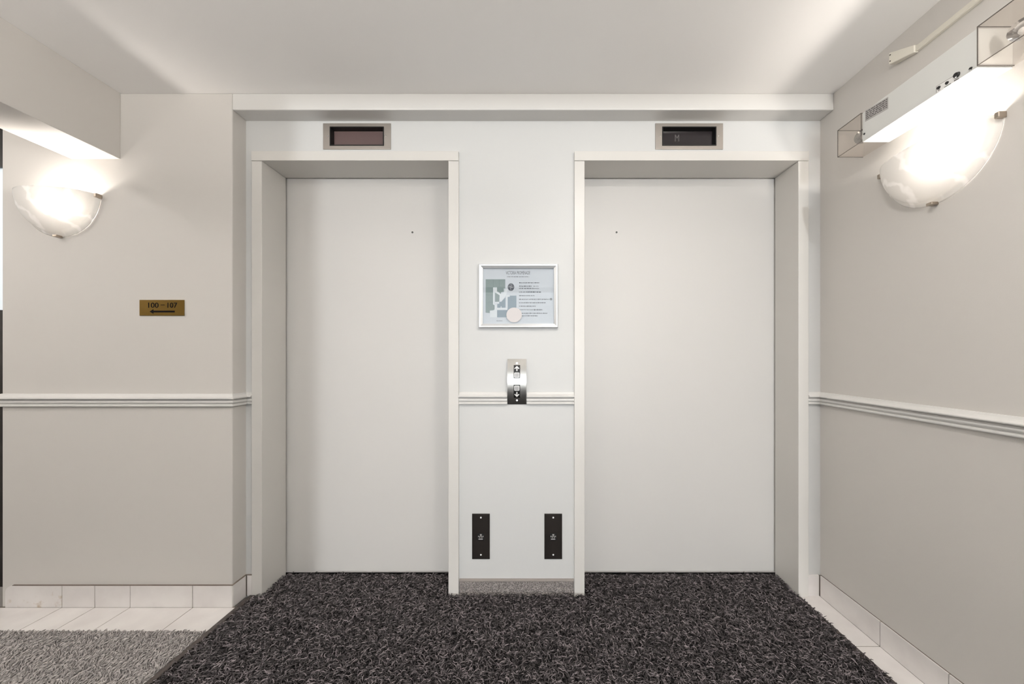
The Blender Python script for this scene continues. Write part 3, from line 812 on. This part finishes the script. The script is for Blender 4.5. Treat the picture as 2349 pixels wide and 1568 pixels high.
lens(EY1+0.002, EY1+EB); lens(EY0-EB, EY0-0.002)
# markings on the front of the housing: pixel -> (y,z) on the plane x=EX
def ey(px, py): s = (px-1225)/EX; return 842/s, CAM_Z+(817-py)/s
def eplate(bm, pts, d0=0.0008, d1=0.0001):
    a = [bm.verts.new((EX-d0, *ey(*p))) for p in pts]; b_ = [bm.verts.new((EX-d1, *ey(*p))) for p in pts]
    bm.faces.new(a); bm.faces.new(b_[::-1])
    for i in range(len(pts)): bm.faces.new((a[i], b_[i], b_[(i+1) % len(pts)], a[(i+1) % len(pts)]))
bm = bmesh.new(); eplate(bm, [(1985, 254), (2037.5, 222), (2037.5, 249), (1985, 279)]); lb = obj('label_plate', bm, M['label'], em, label='grey printed label')
bm = bmesh.new(); rr = random.Random(3)
for row in range(5):
    f0 = 0.1+0.17*row; x = 1987
    while x < 2035:
        w = rr.uniform(2.5, 8); x2 = min(x+w, 2036); ht = 0.10 if row < 4 else 0.08
        def yy(xx, f): tt = (xx-1985)/52.5; return (254+(222-254)*tt)*(1-f)+(279+(249-279)*tt)*f
        eplate(bm, [(x, yy(x, f0)), (x2, yy(x2, f0)), (x2, yy(x2, f0+ht)), (x, yy(x, f0+ht))], 0.0012, 0.0008)
        x = x2+rr.uniform(0.8, 2.2)
obj('lettering', bm, M['label_ink'], lb)
bm = bmesh.new(); eplate(bm, [(2148, 198), (2196, 169), (2196, 184), (2148, 213)], 0.0006); lp = obj('label_plate', bm, M['white_mark'], em, label='white label with pilot lamp and test button')
bm = bmesh.new()
eplate(bm, [(2148, 198), (2196, 169), (2196, 169.7), (2148, 198.8)], 0.0008, 0.0006); eplate(bm, [(2148, 198), (2149, 197.5), (2149, 212.5), (2148, 213)], 0.0008, 0.0006)
eplate(bm, [(2166, 200), (2182, 190), (2182, 192), (2166, 202)], 0.0008, 0.0006); eplate(bm, [(2189, 184), (2200, 178.5), (2200, 181), (2189, 187)], 0.0008, 0.0006)
eplate(bm, [(2152, 207), (2157, 204), (2157, 206), (2152, 209)], 0.0008, 0.0006)
obj('lettering', bm, M['label_ink'], lp)
def knob(px, py, r, d, mat, name):
    y, z = ey(px, py); bm = bmesh.new()
    bmesh.ops.create_cone(bm, cap_ends=True, segments=18, radius1=r, radius2=r*0.8, depth=d, matrix=Matrix.Translation((EX-d/2-0.0004, y, z)) @ Matrix.Rotation(-PI/2, 4, 'Y'))
    return obj(name, bm, mat, em)
knob(2154, 201, 0.0055, 0.003, M['black'], 'pilot_lamp')
knob(2173, 190, 0.0050, 0.003, M['black'], 'pilot_lamp')
knob(2196, 172, 0.0085, 0.006, M['black'], 'test_button')
knob(2227, 157, 0.0045, 0.002, M['black'], 'screw')
knob(1983, 307, 0.0040, 0.002, M['black'], 'screw')

# ------------------------------------------------------------------ surface wiring duct near the ceiling
rw = thing('wiring_duct', (XR, 1.2, 2.30), 'thin cream surface wiring duct with tapered end fitting above the emergency light', 'wiring duct')
bm = bmesh.new(); sweep(bm, [(0.0005, 2.300), (0.011, 2.300), (0.0135, 2.3025), (0.0135, 2.3185), (0.011, 2.321), (0.0005, 2.321)], [(XR, 1.350), (XR, -2.0)])
obj('duct', bm, M['cream'], rw)
bm = bmesh.new()
a = [bm.verts.new(p) for p in ((XR-0.0005, 1.434, 2.318), (XR-0.030, 1.434, 2.318), (XR-0.030, 1.434, 2.364), (XR-0.0005, 1.434, 2.364))]
c = [bm.verts.new(p) for p in ((XR-0.0005, 1.349, 2.297), (XR-0.017, 1.349, 2.297), (XR-0.017, 1.349, 2.325), (XR-0.0005, 1.349, 2.325))]
bm.faces.new(a); bm.faces.new(c[::-1])
for i in range(4): bm.faces.new((a[i], a[(i+1) % 4], c[(i+1) % 4], c[i]))
ef = obj('end_fitting', bm, M['cream'], rw, bevel=0.003)
for z in (2.328, 2.352):
    bm = bmesh.new(); bmesh.ops.create_cone(bm, cap_ends=True, segments=12, radius1=0.0022, radius2=0.0022, depth=0.002, matrix=Matrix.Translation((XR-0.0295, 1.428, z)) @ Matrix.Rotation(PI/2, 4, 'Y'))
    obj('screw', bm, M['black'], ef)

# ================================================================== LIGHT
def area(name, loc, rot, sx, sy, power, col):
    l = bpy.data.lights.new(name, 'AREA'); l.shape = 'RECTANGLE'; l.size = sx; l.size_y = sy; l.energy = power; l.color = col
    o = bpy.data.objects.new(name, l); COL.objects.link(o); o.location = loc; o.rotation_euler = rot
    return o
# point light for the added fill out of view
def lamp(name, loc, power, r=0.12, col=(1.0, 0.95, 0.885)):
    l = bpy.data.lights.new(name, 'POINT'); l.energy = power; l.shadow_soft_size = r; l.color = col
    o = bpy.data.objects.new(name, l); COL.objects.link(o); o.location = loc; return o
# added fill behind the viewer and in the side passage, brightening ceiling and walls
for n_, x_, y_, p_, q_ in (('lobby_fill', 1.30, -0.45, 6, 66), ('lobby_fill', -1.35, -0.50, 7, 66), ('passage_fill', -3.6, 0.5, 8, 20)):
    lamp(n_, (x_, y_, 1.80), p_)
    area(n_, (x_, y_, 1.95), (PI, 0, 0), 0.16, 0.34, q_, (1.0, 0.95, 0.885))      # upward fill, added to lift the ceiling
# unseen downward fill, added to brighten the right wall and left floor
def down(name, x, y, p):
    l = bpy.data.lights.new(name, 'AREA'); l.shape = 'DISK'; l.size = 0.14; l.energy = p; l.color = (1.0, 0.955, 0.91)
    o = bpy.data.objects.new(name, l); COL.objects.link(o); o.location = (x, y, CEIL-0.003)
down('ceiling_fill', 0.40, 0.50, 12)
down('ceiling_fill', -2.75, 0.85, 5)
# daylight through the entrance opening behind the viewer
area('daylight_entrance', (0.1, -3.4, 1.25), (PI/2, 0, 0), 2.4, 2.3, 30, (0.93, 0.97, 1.0))
su = bpy.data.lights.new('sun', 'SUN'); su.energy = 0.8; su.angle = math.radians(1.3); su.color = (0.95, 0.98, 1.0)
so = bpy.data.objects.new('sun', su); COL.objects.link(so); so.rotation_euler = (PI/2-math.radians(0.5), 0, 0); so.location = (0, -5, 1.5)
w = bpy.data.worlds.new('world'); SC.world = w; w.use_nodes = True
w.node_tree.nodes['Background'].inputs[0].default_value = (0.9, 0.95, 1, 1); w.node_tree.nodes['Background'].inputs[1].default_value = 0.0

# ================================================================== CAMERA, VIEW
cam = bpy.data.cameras.new('camera'); co = bpy.data.objects.new('camera', cam); COL.objects.link(co)
co.location = (0, 0, CAM_Z); co.rotation_euler = (PI/2, 0, 0)
cam.sensor_fit = 'HORIZONTAL'; cam.sensor_width = 36; cam.lens = 842/2349*36
cam.shift_x = -(1225-1174.5)/2349; cam.shift_y = (817-784)/2349
cam.clip_start = 0.02; cam.clip_end = 50
SC.camera = co
SC.view_settings.view_transform = 'Standard'; SC.view_settings.look = 'None'
SC.view_settings.exposure = 0.10; SC.view_settings.gamma = 1.0; SC.view_settings.use_curve_mapping = False
SC.cycles.use_denoising = True
SC.cycles.max_bounces = 10; SC.cycles.diffuse_bounces = 7; SC.cycles.transparent_max_bounces = 12
SC.cycles.sample_clamp_indirect = 6.0
